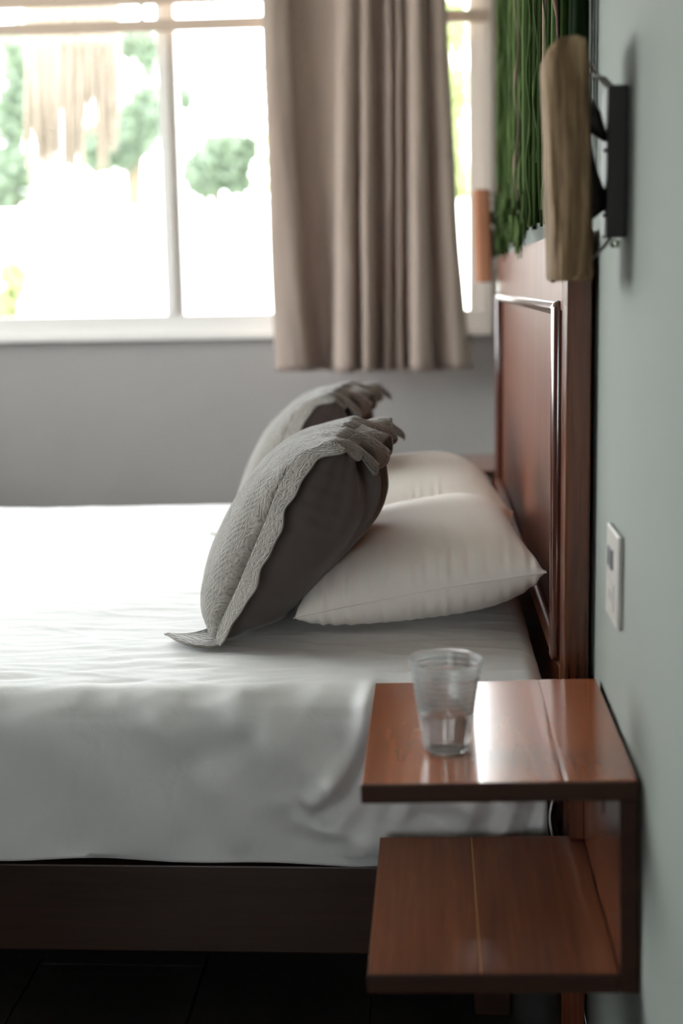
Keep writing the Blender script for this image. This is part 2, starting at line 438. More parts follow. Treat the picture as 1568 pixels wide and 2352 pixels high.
def tree(label, base, blobs, n, mat, name='tree', size=0.07, group=None):
    r = empty(name, base, label=label, cat='tree')
    if group: r['group'] = group
    vs, fs = [], []
    for (c, rad, k) in blobs:
        for _ in range(int(n * k)):
            d = rng.normal(size=3); d /= np.linalg.norm(d)
            p = np.array(c) + d * np.array(rad) * rng.random() ** 0.7 - np.array(base)
            a = rng.normal(size=3); a /= np.linalg.norm(a); b = np.cross(a, rng.normal(size=3)); b /= np.linalg.norm(b)
            s = size * (0.6 + 0.8 * rng.random()); o = len(vs)
            cdir = np.cross(a, b) * s * .15
            vs += [p - a * s, p - b * s * .4 + cdir, p + a * s, p + b * s * .4 + cdir]
            fs.append((o, o + 1, o + 2, o + 3))
    lf = mesh_obj('foliage', vs, fs, mat, r); lf['kind'] = 'stuff'
    top = np.mean([np.array(c) for c, _, _ in blobs], axis=0) - np.array(base)
    bm = bmesh.new()
    add_tube(bm, [(0, 0, 0), (top[0] * .3 + .05, 0, top[2] * .5), (top[0] * .8, top[1] * .8, top[2])], [.11, .08, .04], 8)
    for (c, _, _) in blobs:
        q = np.array(c) - np.array(base)
        add_tube(bm, [(top[0] * .3 + .05, 0, top[2] * .5), tuple((q + top * .6) * .5), tuple(q)], [.05, .03, .012], 6)
    bm_obj('trunk', bm, M['bark'], r, True)
    return r
_M3 = None
def at(px, py, y):
    """photo pixel to a point in the plane at depth y"""
    c = Vector((px - 784, 1176 - py, -F_PX)); r = m @ c
    return Vector((0, 0, EYE)) + r * (y / r.y)
def blob(px, py, y, rx, rz, k=1.0):
    p = at(px, py, y); s = y / F_PX
    return (tuple(p), (rx * s, max(rx, rz) * s, rz * s), k)
y = 17.0
tree('leafy green tree beyond the garden wall at the window edge beside the hanging fringe', (at(20, 700, y)[0], y, -.35),
     [blob(40, 130, y, 45, 75, .5), blob(25, 270, y, 55, 70, .7), blob(60, 220, y, 45, 60, .5), blob(25, 400, y, 55, 75, .8), blob(5, 460, y, 40, 40, .3)], 1700, M['leaf'], size=.07)
tree('green tree beyond the garden wall between the hanging fringe and the window mullion', (at(300, 700, y)[0], y, -.35),
     [blob(300, 100, y, 60, 35, .5), blob(335, 120, y, 30, 60, .3), blob(320, 290, y, 60, 65, .9), blob(340, 250, y, 40, 60, .5), blob(230, 340, y, 50, 60, .8), blob(285, 365, y, 40, 25, .3)], 1700, M['leaf'], size=.07)
tree('round pale green tree beyond the garden wall behind the pane beside the curtain', (at(480, 700, y)[0], y, -.35),
     [blob(425, 225, y, 18, 28, .2), blob(510, 370, y, 70, 65, 1.2), blob(470, 400, y, 55, 55, .8), blob(560, 340, y, 35, 35, .3), blob(545, 420, y, 35, 30, .3)], 1500, M['leaf'], size=.07)
tree('yellow green tree beyond the garden wall seen between curtain and window jamb', (at(1055, 700, y)[0], y + 1, -.35),
     [blob(1045, 60, y, 30, 60, .4), blob(1050, 215, y, 25, 60, .5), blob(1040, 330, y, 25, 55, .4), blob(1055, 430, y, 22, 60, .4), blob(640, 350, y, 30, 300, .5)], 2200, M['leaf2'], size=.07)
yb_ = 9.0
sh = tree('low pale shrub growing on the ground just outside the window', (at(30, 760, yb_)[0], yb_, -.35),
     [blob(30, 640, yb_, 40, 50, .5), blob(10, 700, yb_, 35, 35, .4)], 700, M['leaf2'], name='shrub', size=.04)
sh['category'] = 'shrub'

# hanging cotton fringe outside the window
fr = empty('macrame_hanging', (-1.5, 6.05, 2.6), label='beige fringe of cotton cords hanging outside the window pane', cat='wall hanging')
p0, p1 = at(62, 0, 6.05), at(272, 0, 6.05)
tube('hanging_rod', [(p0.x + 1.5 - .04, 0, -.05), (p1.x + 1.5 + .04, 0, -.05)], .012, M['bark'], fr, 8)
NC = 46
for i in range(NC):
    t_ = i / (NC - 1)
    px = 66 + 202 * t_
    if px < 195: yb = 420 + 60 * math.sin(i * 1.7) + 30 * random.random() - 40 * (px < 80)
    elif px < 222: yb = 300 + 25 * random.random()
    else: yb = 380 + 30 * random.random() - (px > 250) * 50
    a = at(px, 0, 6.05); b = at(px + 4 * (t_ - .5), yb, 6.05 + .02 * random.uniform(-1, 1))
    x0 = p0.x + (p1.x - p0.x) * t_
    pts = [(x0 + 1.5, random.uniform(-.01, .01), -.05)]
    for k in range(1, 5):
        s = k / 4
        pts.append((x0 + 1.5 + (b.x - x0) * s + random.uniform(-.004, .004), random.uniform(-.012, .012), (b.z - 2.6) * s - .05 * (1 - s)))
    tube('cord', pts, [.0105] * 3 + [.0085, .003], M['fringe'], fr, 5)
porch = box('ceiling_beam', (-2.6, 6.0, 2.57), (-.7, 6.1, 2.69), M['bark']); porch.name = 'porch_beam'
tag(porch, 'dark timber porch beam above the hanging cotton fringe', 'beam')
for x in (-2.58, -0.78):
    pp = box('beam_bracket', (x, YW + .15, 2.6), (x + .06, 6.0, 2.66), M['bark'], porch)

# ------------------------------------------------------------------ blind and curtain
bl = empty('window_blind', (0, 5.22, 2.2), label='raised beige blind with two horizontal bars across the window top', cat='blind')
box('slat', (-2.38, -0.015, -.016), (0.21, 0.03, .115), M['blind'], bl, .004)
box('bottom_bar', (-2.38, -.018, -.112), (0.213, .018, -.070), M['blind'], bl, .006)
box('headrail', (-2.38, -.02, .2), (0.21, .04, .25), M['blind'], bl, .004)
for x in (-2.4, -1.04, -0.3, .17):
    tube('lift_cord', [(x, .0, .2), (x, 0, -.1)], .002 if x != -1.04 else .010, M['cord_white'], bl, 6)

cr = empty('curtain', (0, 5.10, 2.38), label='taupe linen curtain in deep folds hanging beside the window corner', cat='curtain')
# plan of folds: (x at the top of the frame, x at the hem, forward offset); smaller offset = toward the room
KT = [(600, 632, .015), (606, 640, -.02), (635, 680, -.035), (662, 712, -.02), (675, 728, .05), (715, 742, .07), (765, 762, .05),
      (772, 765, .0), (784, 785, -.045), (808, 810, -.045), (820, 822, .0), (817, 822, .03), (826, 828, -.02), (842, 845, -.05), (856, 862, -.02), (864, 870, .05),
      (875, 876, .05), (884, 885, .0), (896, 893, -.02), (904, 900, .03), (908, 915, .0), (918, 922, -.02), (926, 928, .03), (934, 938, .0), (950, 955, -.045), (966, 988, -.035), (974, 996, .03),
      (984, 1004, .055), (992, 1022, .01), (1012, 1055, -.01), (1026, 1082, .01)]
def catmull(P, n):
    P = np.array(P, float); out = []
    Q = np.vstack([2 * P[0] - P[1], P, 2 * P[-1] - P[-2]])
    for i in range(1, len(Q) - 2):
        for k in range(n):
            t = k / n
            out.append(0.5 * ((2 * Q[i]) + (-Q[i - 1] + Q[i + 1]) * t + (2 * Q[i - 1] - 5 * Q[i] + 4 * Q[i + 1] - Q[i + 2]) * t * t + (-Q[i - 1] + 3 * Q[i] - 3 * Q[i + 1] + Q[i + 2]) * t ** 3))
    out.append(P[-1]); return np.array(out)
KK = catmull(KT, 6)
nz_ = 46; zt_, zb_ = 2.36, 0.858
vs = []
for iz in range(nz_):
    s = iz / (nz_ - 1); z = zt_ + (zb_ - zt_) * s
    sp = np.clip((2.15 - z) / (2.15 - 0.858), -0.2, 1)       # 0 at the top of the picture, 1 at the hem
    for j, (a, b, d) in enumerate(KK):
        px = a + (b - a) * (0.55 * sp + 0.45 * sp * sp if sp > 0 else sp * .3)
        x = at(784 + (px - 784), 0 if sp <= 0 else 855 * sp, 5.1).x
        dd = d * 1.25 * (0.55 + 0.45 * max(sp, 0)) + .006 * fbm(j * .15, s * 2.5)
        vs.append((x + .004 * fbm(s * 3, j * .08, 4), dd, z - 2.38 + (.004 * math.sin(j * .11) if iz == nz_ - 1 else 0)))
nj = len(KK)
cf = mesh_obj('curtain_fabric', vs, grid_faces(nz_, nj), M['curtain'], cr, True)
sm = cf.modifiers.new('thick', 'SOLIDIFY'); sm.thickness = .0018
tube('curtain_rod', [(-.75, 0, 0.0), (.23, 0, 0.0)], .012, M['iron'], cr, 10)

# ------------------------------------------------------------------ bed
HZ = 0.56
bed = empty('bed', (-.85, 3.05, 0), label='dark wooden bed frame with tall framed headboard against the pale wall', cat='bed')
def bbox(name, lo, hi, mat, bev=.003, seg=2, parent=None):
    o = box(name, Vector(lo) - Vector((-.85, 3.05, 0)), Vector(hi) - Vector((-.85, 3.05, 0)), mat, parent or bed, bev, seg)
    return o
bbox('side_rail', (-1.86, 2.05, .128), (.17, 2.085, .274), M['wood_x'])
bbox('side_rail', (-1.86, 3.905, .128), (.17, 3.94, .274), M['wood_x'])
bbox('foot_rail', (-1.90, 2.05, .128), (-1.861, 3.94, .274), M['wood_y'])
for yy in (2.05, 2.98, 3.86):
    for xx in (-1.84, -.85, .06):
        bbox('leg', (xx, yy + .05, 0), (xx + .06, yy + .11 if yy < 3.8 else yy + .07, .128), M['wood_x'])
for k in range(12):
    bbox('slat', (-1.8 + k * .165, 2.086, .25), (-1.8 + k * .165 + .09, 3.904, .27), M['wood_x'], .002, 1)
HY0, HY1, HT = 2.05, 4.19, 1.243
hb = bbox('headboard', (.204, HY0 + .01, .2), (.222, HY1 - .01, HT - .01), M['panel'], .001)
def hpart(name, lo, hi, mat, bev=.003, seg=2):
    return bbox(name, lo, hi, mat, bev, seg, hb)
hpart('post', (.195, HY0, 0), (.232, HY0 + .075, HT), M['wood_z'], .003)
hpart('post', (.195, HY1 - .075, 0), (.232, HY1, HT), M['wood_z'], .003)
hpart('top_rail', (.195, HY0 + .0752, 1.125), (.2319, HY1 - .0752, HT), M['panel'], .003)
hpart('bottom_rail', (.195, HY0 + .0752, .30), (.2319, HY1 - .0752, .575), M['wood_y'], .003)
# bullnose molding round the recessed panel
def roundbar(name, a, b, r, mat):
    pts = [Vector(a).lerp(Vector(b), t) for t in (0, .006, .02, .5, .98, .994, 1)]
    off = Vector((-.85, 3.05, 0))
    return tube(name, [p - off for p in pts], [r * .35, r * .8, r, r, r, r * .8, r * .35], mat, hb, 14)
roundbar('molding', (.194, HY0 + .112, .575), (.194, HY0 + .112, 1.140), .012, M['molding'])
roundbar('molding', (.194, HY1 - .112, .575), (.194, HY1 - .112, 1.140), .012, M['molding'])
roundbar('molding', (.194, HY0 + .112, 1.128), (.194, HY1 - .112, 1.128), .011, M['molding'])
roundbar('molding', (.194, HY0 + .112, .592), (.194, HY1 - .112, .592), .011, M['panel'])

# mattress with the sheet pulled over it
def mattress():
    X0, X1, Y0, Y1, Z0, Z1 = -1.84, .172, 2.015, 3.95, .290, HZ
    r = .055
    prof = []       # (y, z, ny, nz, arc)
    def add(yy, zz, ny, nz_):
        prof.append((yy, zz, ny, nz_))
    add(Y0 + .10, Z0 - .004, 0, -1)
    add(Y0 + .035, Z0 - .006, 0, -1)
    for zz in np.linspace(Z0, Z1 - r, 46): add(Y0 + .012 * (1 - (zz - Z0) / (Z1 - r - Z0)) ** 2, zz, -1, 0)
    for a in np.linspace(0, math.pi / 2, 12)[1:]: add(Y0 + r - r * math.cos(a), Z1 - r + r * math.sin(a), -math.cos(a), math.sin(a))
    tops = np.concatenate([np.linspace(Y0 + r, 2.75, 110)[1:], np.linspace(2.75, Y1 - .1, 70)[1:]])
    for yy in tops: add(yy, Z1, 0, 1)
    for a in np.linspace(0, math.pi / 2, 9)[1:]: add(Y1 - .1 + .1 * math.sin(a), Z1 - .1 + .1 * math.cos(a), math.sin(a), math.cos(a))
    for zz in np.linspace(Z1 - .1, Z0, 10)[1:]: add(Y1, zz, 1, 0)
    add(Y1 - .06, Z0 - .006, 0, -1)
    P = np.array(prof); npf = len(P)
    arc = np.concatenate([[0], np.cumsum(np.hypot(np.diff(P[:, 0]), np.diff(P[:, 1])))])
    xs = np.concatenate([np.linspace(X0, -.75, 50)[:-1], np.linspace(-.75, X1 - .03, 190)[:-1], X1 - .03 + .03 * np.sin(np.linspace(0, math.pi / 2, 8))])
    vs = []
    zc = (Z0 + Z1) / 2; yc = (Y0 + Y1) / 2
    folds = [  # (x0,z0,x1,z1,width,amp) soft ridges on the near side face
        (-.07, .545, -.165, .37, .016, -.012), (-.095, .555, -.185, .40, .020, .010), (-.155, .43, -.16, .36, .02, .008), (-.06, .54, -.075, .36, .016, -.009), (.0, .55, -.10, .33, .02, .008),
        (-.30, .54, -.24, .40, .03, .006), (-.24, .50, -.12, .31, .028, .006), (-.42, .52, -.30, .33, .03, .005), (-.36, .46, -.27, .50, .03, -.005),
        (.06, .50, .02, .31, .018, .009), (.11, .47, .08, .31, .014, .010), (.09, .40, .15, .30, .012, -.008), (.03, .40, .10, .30, .016, .008),
        (-.02, .37, .04, .30, .016, -.008), (.13, .52, .14, .33, .01, -.006), (-.60, .50, -.45, .33, .05, .004), (-.2, .36, -.05, .30, .02, .006)]
    for i, x in enumerate(xs):
        kx = 1.0
        e = max(0, (x - (X1 - .03)) / .03)
        inset = .03 * (1 - math.sqrt(max(0, 1 - e * e)))
        for jj in range(npf):
            yy, zz, ny, nzz = P[jj]
            s = arc[jj]
            n_ = Vector((0, ny, nzz))
            d = 0.0
            if nzz > .5:      # top: gentle long wrinkles, more near the edge
                edge = math.exp(-((yy - Y0) / .25) ** 2)
                d += .006 * fbm(x * 2.2 + 3, yy * 3.0, 1, 3)
                rr = fbm(x * 4.0 + yy * 1.5, yy * 22 - x * 3.5, 2, 3)
                d += (0.0010 + .0010 * edge) * (1 - abs(rr) * 2.2)
                rr2 = fbm(x * 2.3 + 9, yy * 9 + x * 2, 5, 3)
                d += 0.0022 * (1 - abs(rr2) * 2) ** 3 if abs(rr2) < .5 else 0
            if ny < -.3 or (nzz > .5 and yy < 2.2):
                wgt = -ny if ny < 0 else 0
                wgt = max(wgt, .35 * math.exp(-((yy - Y0) / .07) ** 2))
                near = .5 + .5 * min(1, max(0, (x + .75) / .7))
                d += .0065 * wgt * near * fbm(x * 4 + zz * 5, zz * 5, 7, 2)
                rv = fbm(x * 9 - zz * 7, zz * 6 + x * 5, 11, 2)
                d += .0035 * wgt * near * (1 - abs(rv) * 2.5)
                for (ax, az, bx, bz, wd, am) in folds:
                    L2 = (bx - ax) ** 2 + (bz - az) ** 2
                    t = ((x - ax) * (bx - ax) + (zz - az) * (bz - az)) / L2
                    tt = min(1, max(0, t))
                    cxx = ax + (bx - ax) * tt + .02 * math.sin(tt * 3.1); czz = az + (bz - az) * tt
                    dist2 = (x - cxx) ** 2 + (zz - czz) ** 2
                    d += wgt * am * math.exp(-dist2 / (wd * wd)) * 2.0
                low = 1 - min(1, max(0, (zz - Z0) / .02))
                d *= (1 - .7 * low)
            py = yy + ny * d; pz = zz + nzz * d
            py = py - ny * inset if abs(ny) > .01 else py
            pz = pz - nzz * inset if nzz > 0 else pz
            if jj <= 3: pz += .003 * math.sin(x * 9) + .002 * math.sin(x * 23 + 1)
            vs.append((x, py, pz))
    nxs = len(xs)
    fs = grid_faces(nxs, npf)
    # ends
    fs.append(tuple(range(npf))); fs.append(tuple((nxs - 1) * npf + k for k in range(npf))[::-1])
    o = mesh_obj('mattress', vs, fs, M['sheet'], None, True)
    # flat bottom
    return o
mt = mattress()
tag(mt, 'wide mattress under a wrinkled white cotton sheet on the wooden bed', 'mattress')
# sheet hem tucked at the head end
hem = []
for k in range(30):
    z = .30 + .24 * k / 29
    hem.append((.1765 + .003 * math.sin(k * .6), 2.03, z))
tube('sheet_seam', hem, .002, M['sheet'], mt, 6)

# ------------------------------------------------------------------ pillows: inflate two sewn sheets
def inflate(LY, LX, ny, nx, iters=420, press=1.0, seed=0):
    r = np.random.default_rng(seed)
    Y, X = np.meshgrid(np.linspace(-LY / 2, LY / 2, ny), np.linspace(-LX / 2, LX / 2, nx), indexing='ij')
    P = np.zeros((2, ny, nx, 3)); P[..., 0] = X; P[..., 1] = Y
    ed = np.minimum(np.minimum(X + LX / 2, LX / 2 - X), np.minimum(Y + LY / 2, LY / 2 - Y))
    P[0, ..., 2] = .02 * np.sqrt(np.clip(ed, 0, None) / .1); P[1, ..., 2] = -P[0, ..., 2]
    P[..., 2] += r.normal(size=P.shape[:-1]) * .0006
    hy, hx = LY / (ny - 1), LX / (nx - 1)
    V = np.zeros_like(P)
    def rel(a, b, rest, k=1.0, push=.35):
        d = b - a; L = np.linalg.norm(d, axis=-1, keepdims=True) + 1e-9
        c = (L - rest) / L
        c = np.where(c < 0, c * push, c) * .5 * k
        return d * c
    def pas(dst_a, dst_b, rest, k=1.0, push=.35):
        q = rel(dst_a, dst_b, rest, k, push); dst_a += q; dst_b -= q
    def weld():
        for sl in ((slice(0, 1), slice(None)), (slice(-1, None), slice(None)), (slice(None), slice(0, 1)), (slice(None), slice(-1, None))):
            mm = (P[0][sl] + P[1][sl]) / 2; P[0][sl] = mm; P[1][sl] = mm
    dgn = math.hypot(hy, hx)
    for it in range(iters):
        old = P.copy()
        # pressure along normals
        du = np.zeros_like(P); dv = np.zeros_like(P)
        du[:, 1:-1] = P[:, 2:] - P[:, :-2]; dv[:, :, 1:-1] = P[:, :, 2:] - P[:, :, :-2]
        nn = np.cross(dv, du); ar = np.linalg.norm(nn, axis=-1, keepdims=True) + 1e-9
        nn /= ar
        nn[1] *= -1
        P += V * .93 + nn * press * 2.2e-4
        for s in range(5):
            for st in (0, 1):
                pas(P[:, st:-1:2], P[:, st + 1::2], hy) if (P[:, st:-1:2].shape == P[:, st + 1::2].shape) else pas(P[:, st:-1:2][:, :P[:, st + 1::2].shape[1]], P[:, st + 1::2], hy)
                A = P[:, :, st:-1:2]; B = P[:, :, st + 1::2]
                pas(A[:, :, :B.shape[2]], B, hx)
                A = P[:, st:-1:2, :-1]; B = P[:, st + 1::2, 1:]
                q = rel(A[:, :B.shape[1]], B, dgn, .5, .15); A[:, :B.shape[1]] += q * .6; B -= q * .6
                A = P[:, st:-1:2, 1:]; B = P[:, st + 1::2, :-1]
                q = rel(A[:, :B.shape[1]], B, dgn, .5, .15); A[:, :B.shape[1]] += q * .6; B -= q * .6
            weld()
        V = P - old
    return P

PIL = inflate(.745, .50, 97, 77, iters=200, press=1.0, seed=3)

def sheet_pair(P, name, mat, parent, subdiv=1, xform=None):
    ny, nx = P.shape[1:3]
    vs = []; idx = np.zeros((2, ny, nx), int)
    for s in (0, 1):
        for i in range(ny):
            for j in range(nx):
                if s == 1 and (i in (0, ny - 1) or j in (0, nx - 1)):
                    idx[1, i, j] = idx[0, i, j]
                else:
                    idx[s, i, j] = len(vs); vs.append(P[s, i, j])
    fs = []
    for i in range(ny - 1):
        for j in range(nx - 1):
            fs.append((idx[0, i, j], idx[0, i, j + 1], idx[0, i + 1, j + 1], idx[0, i + 1, j]))
            fs.append((idx[1, i, j], idx[1, i + 1, j], idx[1, i + 1, j + 1], idx[1, i, j + 1]))
    o = mesh_obj(name, vs, fs, mat, parent, True)
    if subdiv:
        md = o.modifiers.new('smooth', 'SUBSURF'); md.levels = md.render_levels = subdiv
    return o, idx

def pose_pillow(P, cy, tilt, x_lo, x_hi, zb, yaw=0.0, zscale=1.0, thick=.205):
    Q = P.copy()
    ny0, nx0 = Q.shape[1:3]
    vv, uu = np.meshgrid(np.linspace(-1, 1, ny0), np.linspace(-1, 1, nx0), indexing='ij')
    dome = ((1 - np.abs(uu) ** 3.0) * (1 - np.abs(vv) ** 3.4)) ** .52
    zn = Q[..., 2] / np.abs(Q[..., 2]).max()
    wr = zn - np.sign(zn) * dome * 0
    sgn = np.array([1, -1])[:, None, None]
    Q[..., 2] = (sgn * dome * .8 + np.sign(zn) * np.abs(zn) ** .75 * .2) * thick / 2
    Q[..., 0] = .5 * Q[..., 0] + .5 * uu * Q[..., 0].max(); Q[..., 1] = .5 * Q[..., 1] + .5 * vv * Q[..., 1].max()
    sx = (x_hi - x_lo) / (Q[..., 0].max() - Q[..., 0].min()) / math.cos(tilt); Q[..., 0] *= sx
    x, z = Q[..., 0].copy(), Q[..., 2].copy()
    # seam sags toward the bed in the middle, lifts toward the headboard
    c, s = math.cos(tilt), math.sin(tilt)
    Q[..., 0] = x * c - z * s; Q[..., 2] = x * s + z * c
    # rest: flatten everything that would sink below the sheet
    zmin = Q[..., 2].min(); Q[..., 2] -= zmin + .025
    zf = Q[..., 2]; k = .016
    Q[..., 2] = np.where(zf < 4 * k, k * np.log1p(np.exp(np.clip(zf / k, -30, 30))), zf)
    ny = Q.shape[1]; e = np.arange(ny)[None, :, None] / (ny - 1)
    pk = (np.sin(Q[..., 0] * 260 + 2 * np.sin(Q[..., 0] * 31)) + .6 * np.sin(Q[..., 0] * 410 + 1)) * .0058 * np.exp(-e / .09) * np.minimum(1, e / .02)
    pk = pk * (.3 + .7 * np.sin(Q[..., 0] * 17 + 1) ** 2) * (1 if cy < 3 else .3)
    Q[..., 1] -= pk; Q[..., 2] += pk * np.array([1, -1])[:, None, None] * .5
    far = sstep(.35, 1.0, e) * sstep(.3, 1.0, Q[..., 0] / x_hi)
    Q[..., 2] *= 1 - .10 * far; Q[..., 0] -= .015 * far
    y, xx = Q[..., 1].copy(), Q[..., 0].copy()
    Q[..., 0] = xx * math.cos(yaw) - y * math.sin(yaw); Q[..., 1] = xx * math.sin(yaw) + y * math.cos(yaw)
    Q[..., 0] += (x_lo + x_hi) / 2 - (Q[..., 0].max() + Q[..., 0].min()) / 2
    Q[..., 1] += cy; Q[..., 2] += zb
    return Q

def pillow(P, label, cy, tilt, x_lo, x_hi, zb, thick, yaw=0.0):
    Q = pose_pillow(P, cy, tilt, x_lo, x_hi, zb, yaw, thick=thick)
    base = np.array([(x_lo + x_hi) / 2, cy, zb])
    r = empty('pillow', tuple(base), label=label, cat='pillow', group='pillows at the headboard')
    o, _ = sheet_pair(Q - base, 'pillowcase', M['case'], r)
    # piped seam along the border
    q = Q[0] - base
    ring = [q[0, j] for j in range(q.shape[1])] + [q[i, -1] for i in range(1, q.shape[0])] + [q[-1, j] for j in range(q.shape[1] - 2, -1, -1)] + [q[i, 0] for i in range(q.shape[0] - 2, -1, -1)]
    tube('seam', ring, .0011, M['case'], r, 5)
    r_q.append(Q)
    return r
r_q = []
ZS = HZ + .004
pillow(PIL, 'cream pillow behind the sharp grey cushion, close to the tumbler side of the bed', 2.70, math.radians(10.5), -.242, .192, ZS, .180)
pillow(PIL[:, ::-1] * np.array([1, -1, 1]), 'cream pillow by the window side of the bed, partly hidden behind the other cream pillow', 3.42, math.radians(4), -.25, .170, ZS, .20, .02)

# ------------------------------------------------------------------ quilted cushions
def spl(P, n):
    """resample a polyline of control points smoothly with n points by arc"""
    c = catmull(P, 16); s = np.concatenate([[0], np.cumsum(np.linalg.norm(np.diff(c, axis=0), axis=1))])
    t = np.linspace(0, s[-1], n); return np.stack([np.interp(t, s, c[:, k]) for k in range(c.shape[1])], 1)

def cushion(label, origin, yaw=0.0, clear=None):
    """coordinates: x toward the headboard, y depth, z above the sheet"""
    NS, NTT = 70, 76
    r = empty('cushion', origin, (0, 0, yaw), label=label, cat='cushion', group='quilted cushions leaning on the pillows')
    Y0, Y1 = 2.275, 2.80
    E0 = spl([(-.372, .008), (-.360, .045), (-.330, .105), (-.285, .205), (-.250, .285), (-.216, .330), (-.165, .352)], NS)   # near seam
    E1 = spl([(-.345, .008), (-.335, .05), (-.300, .12), (-.255, .20), (-.21, .27), (-.165, .305), (-.115, .325)], NS)     # far seam
    CF = spl([(-.400, .004), (-.420, .040), (-.418, .085), (-.400, .145), (-.366, .215), (-.318, .283), (-.245, .338), (-.150, .358)], NS)
    CB = spl([(-.330, .004), (-.262, .018), (-.222, .055), (-.180, .100), (-.130, .150), (-.098, .195), (-.088, .240), (-.098, .290), (-.128, .335)], NS)
    ts = 0.5 - 0.5 * np.cos(np.linspace(0, math.pi, NTT)); ts = .6 * ts + .4 * np.linspace(0, 1, NTT)
    F = np.zeros((NS, NTT, 3)); B = np.zeros((NS, NTT, 3))
    ss = np.linspace(0, 1, NS)
    for j, t in enumerate(ts):
        b = (1 - abs(2 * t - 1) ** 2.6) ** .62
        E = E0 * (1 - t) + E1 * t
        # corners: blend factor for front and back
        yy = Y0 + (Y1 - Y0) * t
        end = np.sin(math.pi * np.clip(ss, 0, 1)) ** .35
        yb = yy + .018 * (1 - end) * (1 - 2 * t) * 1.0
        f = E + (CF - E) * b
        k = E + (CB - E) * ((1 - abs(2 * t - 1) ** 3.2) ** .55)
        F[:, j, 0] = f[:, 0]; F[:, j, 2] = f[:, 1]; F[:, j, 1] = yb
        B[:, j, 0] = k[:, 0]; B[:, j, 2] = k[:, 1]; B[:, j, 1] = yb
    # gathers: folds running down the back from the pulled top seam; slight puckers along every seam
    for i, s in enumerate(ss):
        for j, t in enumerate(ts):
            g = math.sin(math.pi * t)
            top = max(0.0, (s - .35) / .65)
            fold = (math.sin(t * 30 + 1.6 * math.sin(s * 3)) + .6 * math.sin(t * 53 + 2 * s)) * .014 * top ** 1.2 * g ** .4
            deep = -.050 * math.exp(-((t - .40 + .10 * (1 - s)) / .05) ** 2) * top ** .8
            edge = min(t, 1 - t)
            puck = .0035 * math.sin(s * 70 + 3 * math.sin(s * 9)) * math.exp(-edge / .05) * min(1, edge / .012)
            bb = (1 - abs(2 * t - 1) ** 3.2) ** .55
            if t < .5:
                f2 = .0085 * math.sin(bb * 17 + 2.2 * s + 1.0) * sstep(.30, .62, bb) * top ** .9
                f2 -= .020 * math.exp(-((bb - .86 - .06 * (1 - s)) / .035) ** 2) * top ** .7
                f2 += .004 * math.sin(bb * 33 + s * 4) * top * sstep(.2, .5, bb)
                B[i, j] += np.array((.35, -1.0, .1)) * f2 * min(1, (1 - s) / .05)
            n = Vector((.85, -.3, .35))
            d = fold + deep + puck + .004 * fbm(s * 4, t * 5, 3)
            B[i, j] += np.array(n) * d * min(1, s / .15) * (min(1, (1 - s) / .05) if s > .9 else 1)
            pf = .0030 * math.sin(s * 60 + 5 * t) * math.exp(-edge / .05) + .004 * fbm(s * 3 + 7, t * 4, 9)
            F[i, j] += np.array((-.8, -.2, .5)) * pf * min(1, edge / .02) * min(1, (1 - s) / .06)
    # top seam waves
    for j, t in enumerate(ts):
        wv = .010 * math.sin(t * 26 + .6) * math.sin(math.pi * t) ** .5 + .018 * math.sin(math.pi * t * 1.0) * 0
        for A in (F, B):
            fall = np.exp(-((1 - ss) / .10) ** 2)
            A[:, j, 0] += wv * fall; A[:, j, 2] += .6 * wv * fall
    if clear is not None:
        T = clear[0].reshape(-1, 3)
        for i in range(1, NS - 1):
            for j in range(NTT):
                for _ in range(12):
                    p = B[i, j] + np.array([origin[0] + .28, origin[1] - 2.53, origin[2]])
                    dd_ = (T[:, 0] - p[0]) ** 2 + (T[:, 1] - p[1]) ** 2; q_ = int(np.argmin(dd_))
                    if dd_[q_] < 3e-4 and p[2] < T[q_, 2] + .002: B[i, j] += np.array((-.0045, 0, .0035))
                    else: break
    top = (F[-1] + B[-1]) / 2; F[-1] = top; B[-1] = top
    bot = (F[0] + B[0]) / 2; bot[:, 2] = .006; F[0] = bot; B[0] = bot
    ctr = (F[:, 0] + B[:, 0]) / 2; F[:, 0] = B[:, 0] = ctr
    ctr = (F[:, -1] + B[:, -1]) / 2; F[:, -1] = B[:, -1] = ctr
    for A in (F, B): A[..., 2] = np.maximum(A[..., 2], .004)
    off = np.array([-.28, 2.53, 0])
    uv = [(ts[j] * .56, ss[i] * .46) for i in range(NS) for j in range(NTT)]
    fo = mesh_obj('quilted_front', (F - off).reshape(-1, 3), [f[::-1] for f in grid_faces(NS, NTT)], M['quilt'], r, True, uv)
    bo = mesh_obj('plain_back', (B - off).reshape(-1, 3), grid_faces(NS, NTT), M['back'], r, True)
    bo['label'] = 'plain dark taupe cotton back'
    for o in (fo, bo):
        md = o.modifiers.new('smooth', 'SUBSURF'); md.levels = md.render_levels = 1
    # ---- flange: scalloped quilted border outside the seam, ring order: near side (bottom->top), top, far side, bottom
    ring, dirs, wid, uvs_ = [], [], [], []
    def push(p, d, w_):
        ring.append(np.array(p)); d = np.array(d, float); dirs.append(d / np.linalg.norm(d)); wid.append(w_)
    for i in range(0, NS, 1):
        s = ss[i]
        # near side: lies over the back, edge scalloped
        wv = .004 * math.sin(s * 26 + .8) + .003 * math.sin(s * 47)
        base_w = (.056 * (1 - .30 * s) + wv) * (1 - .55 * math.exp(-s / .07))
        push(F[i, 0], (.55 - .25 * (1 - s) ** 3, -.66, -.30 * s + .02), base_w)
    n1 = len(ring)
    for a in np.linspace(0, 1, 9)[1:-1]:       # near top corner, curls over and under
        push(F[-1, 0] + np.array([.004 * a, .004 * a, 0]), (.55 + .6 * a, -.72 * (1 - a), -.30 - .35 * math.sin(a * 3.1)), .044 + .012 * math.sin(a * math.pi))
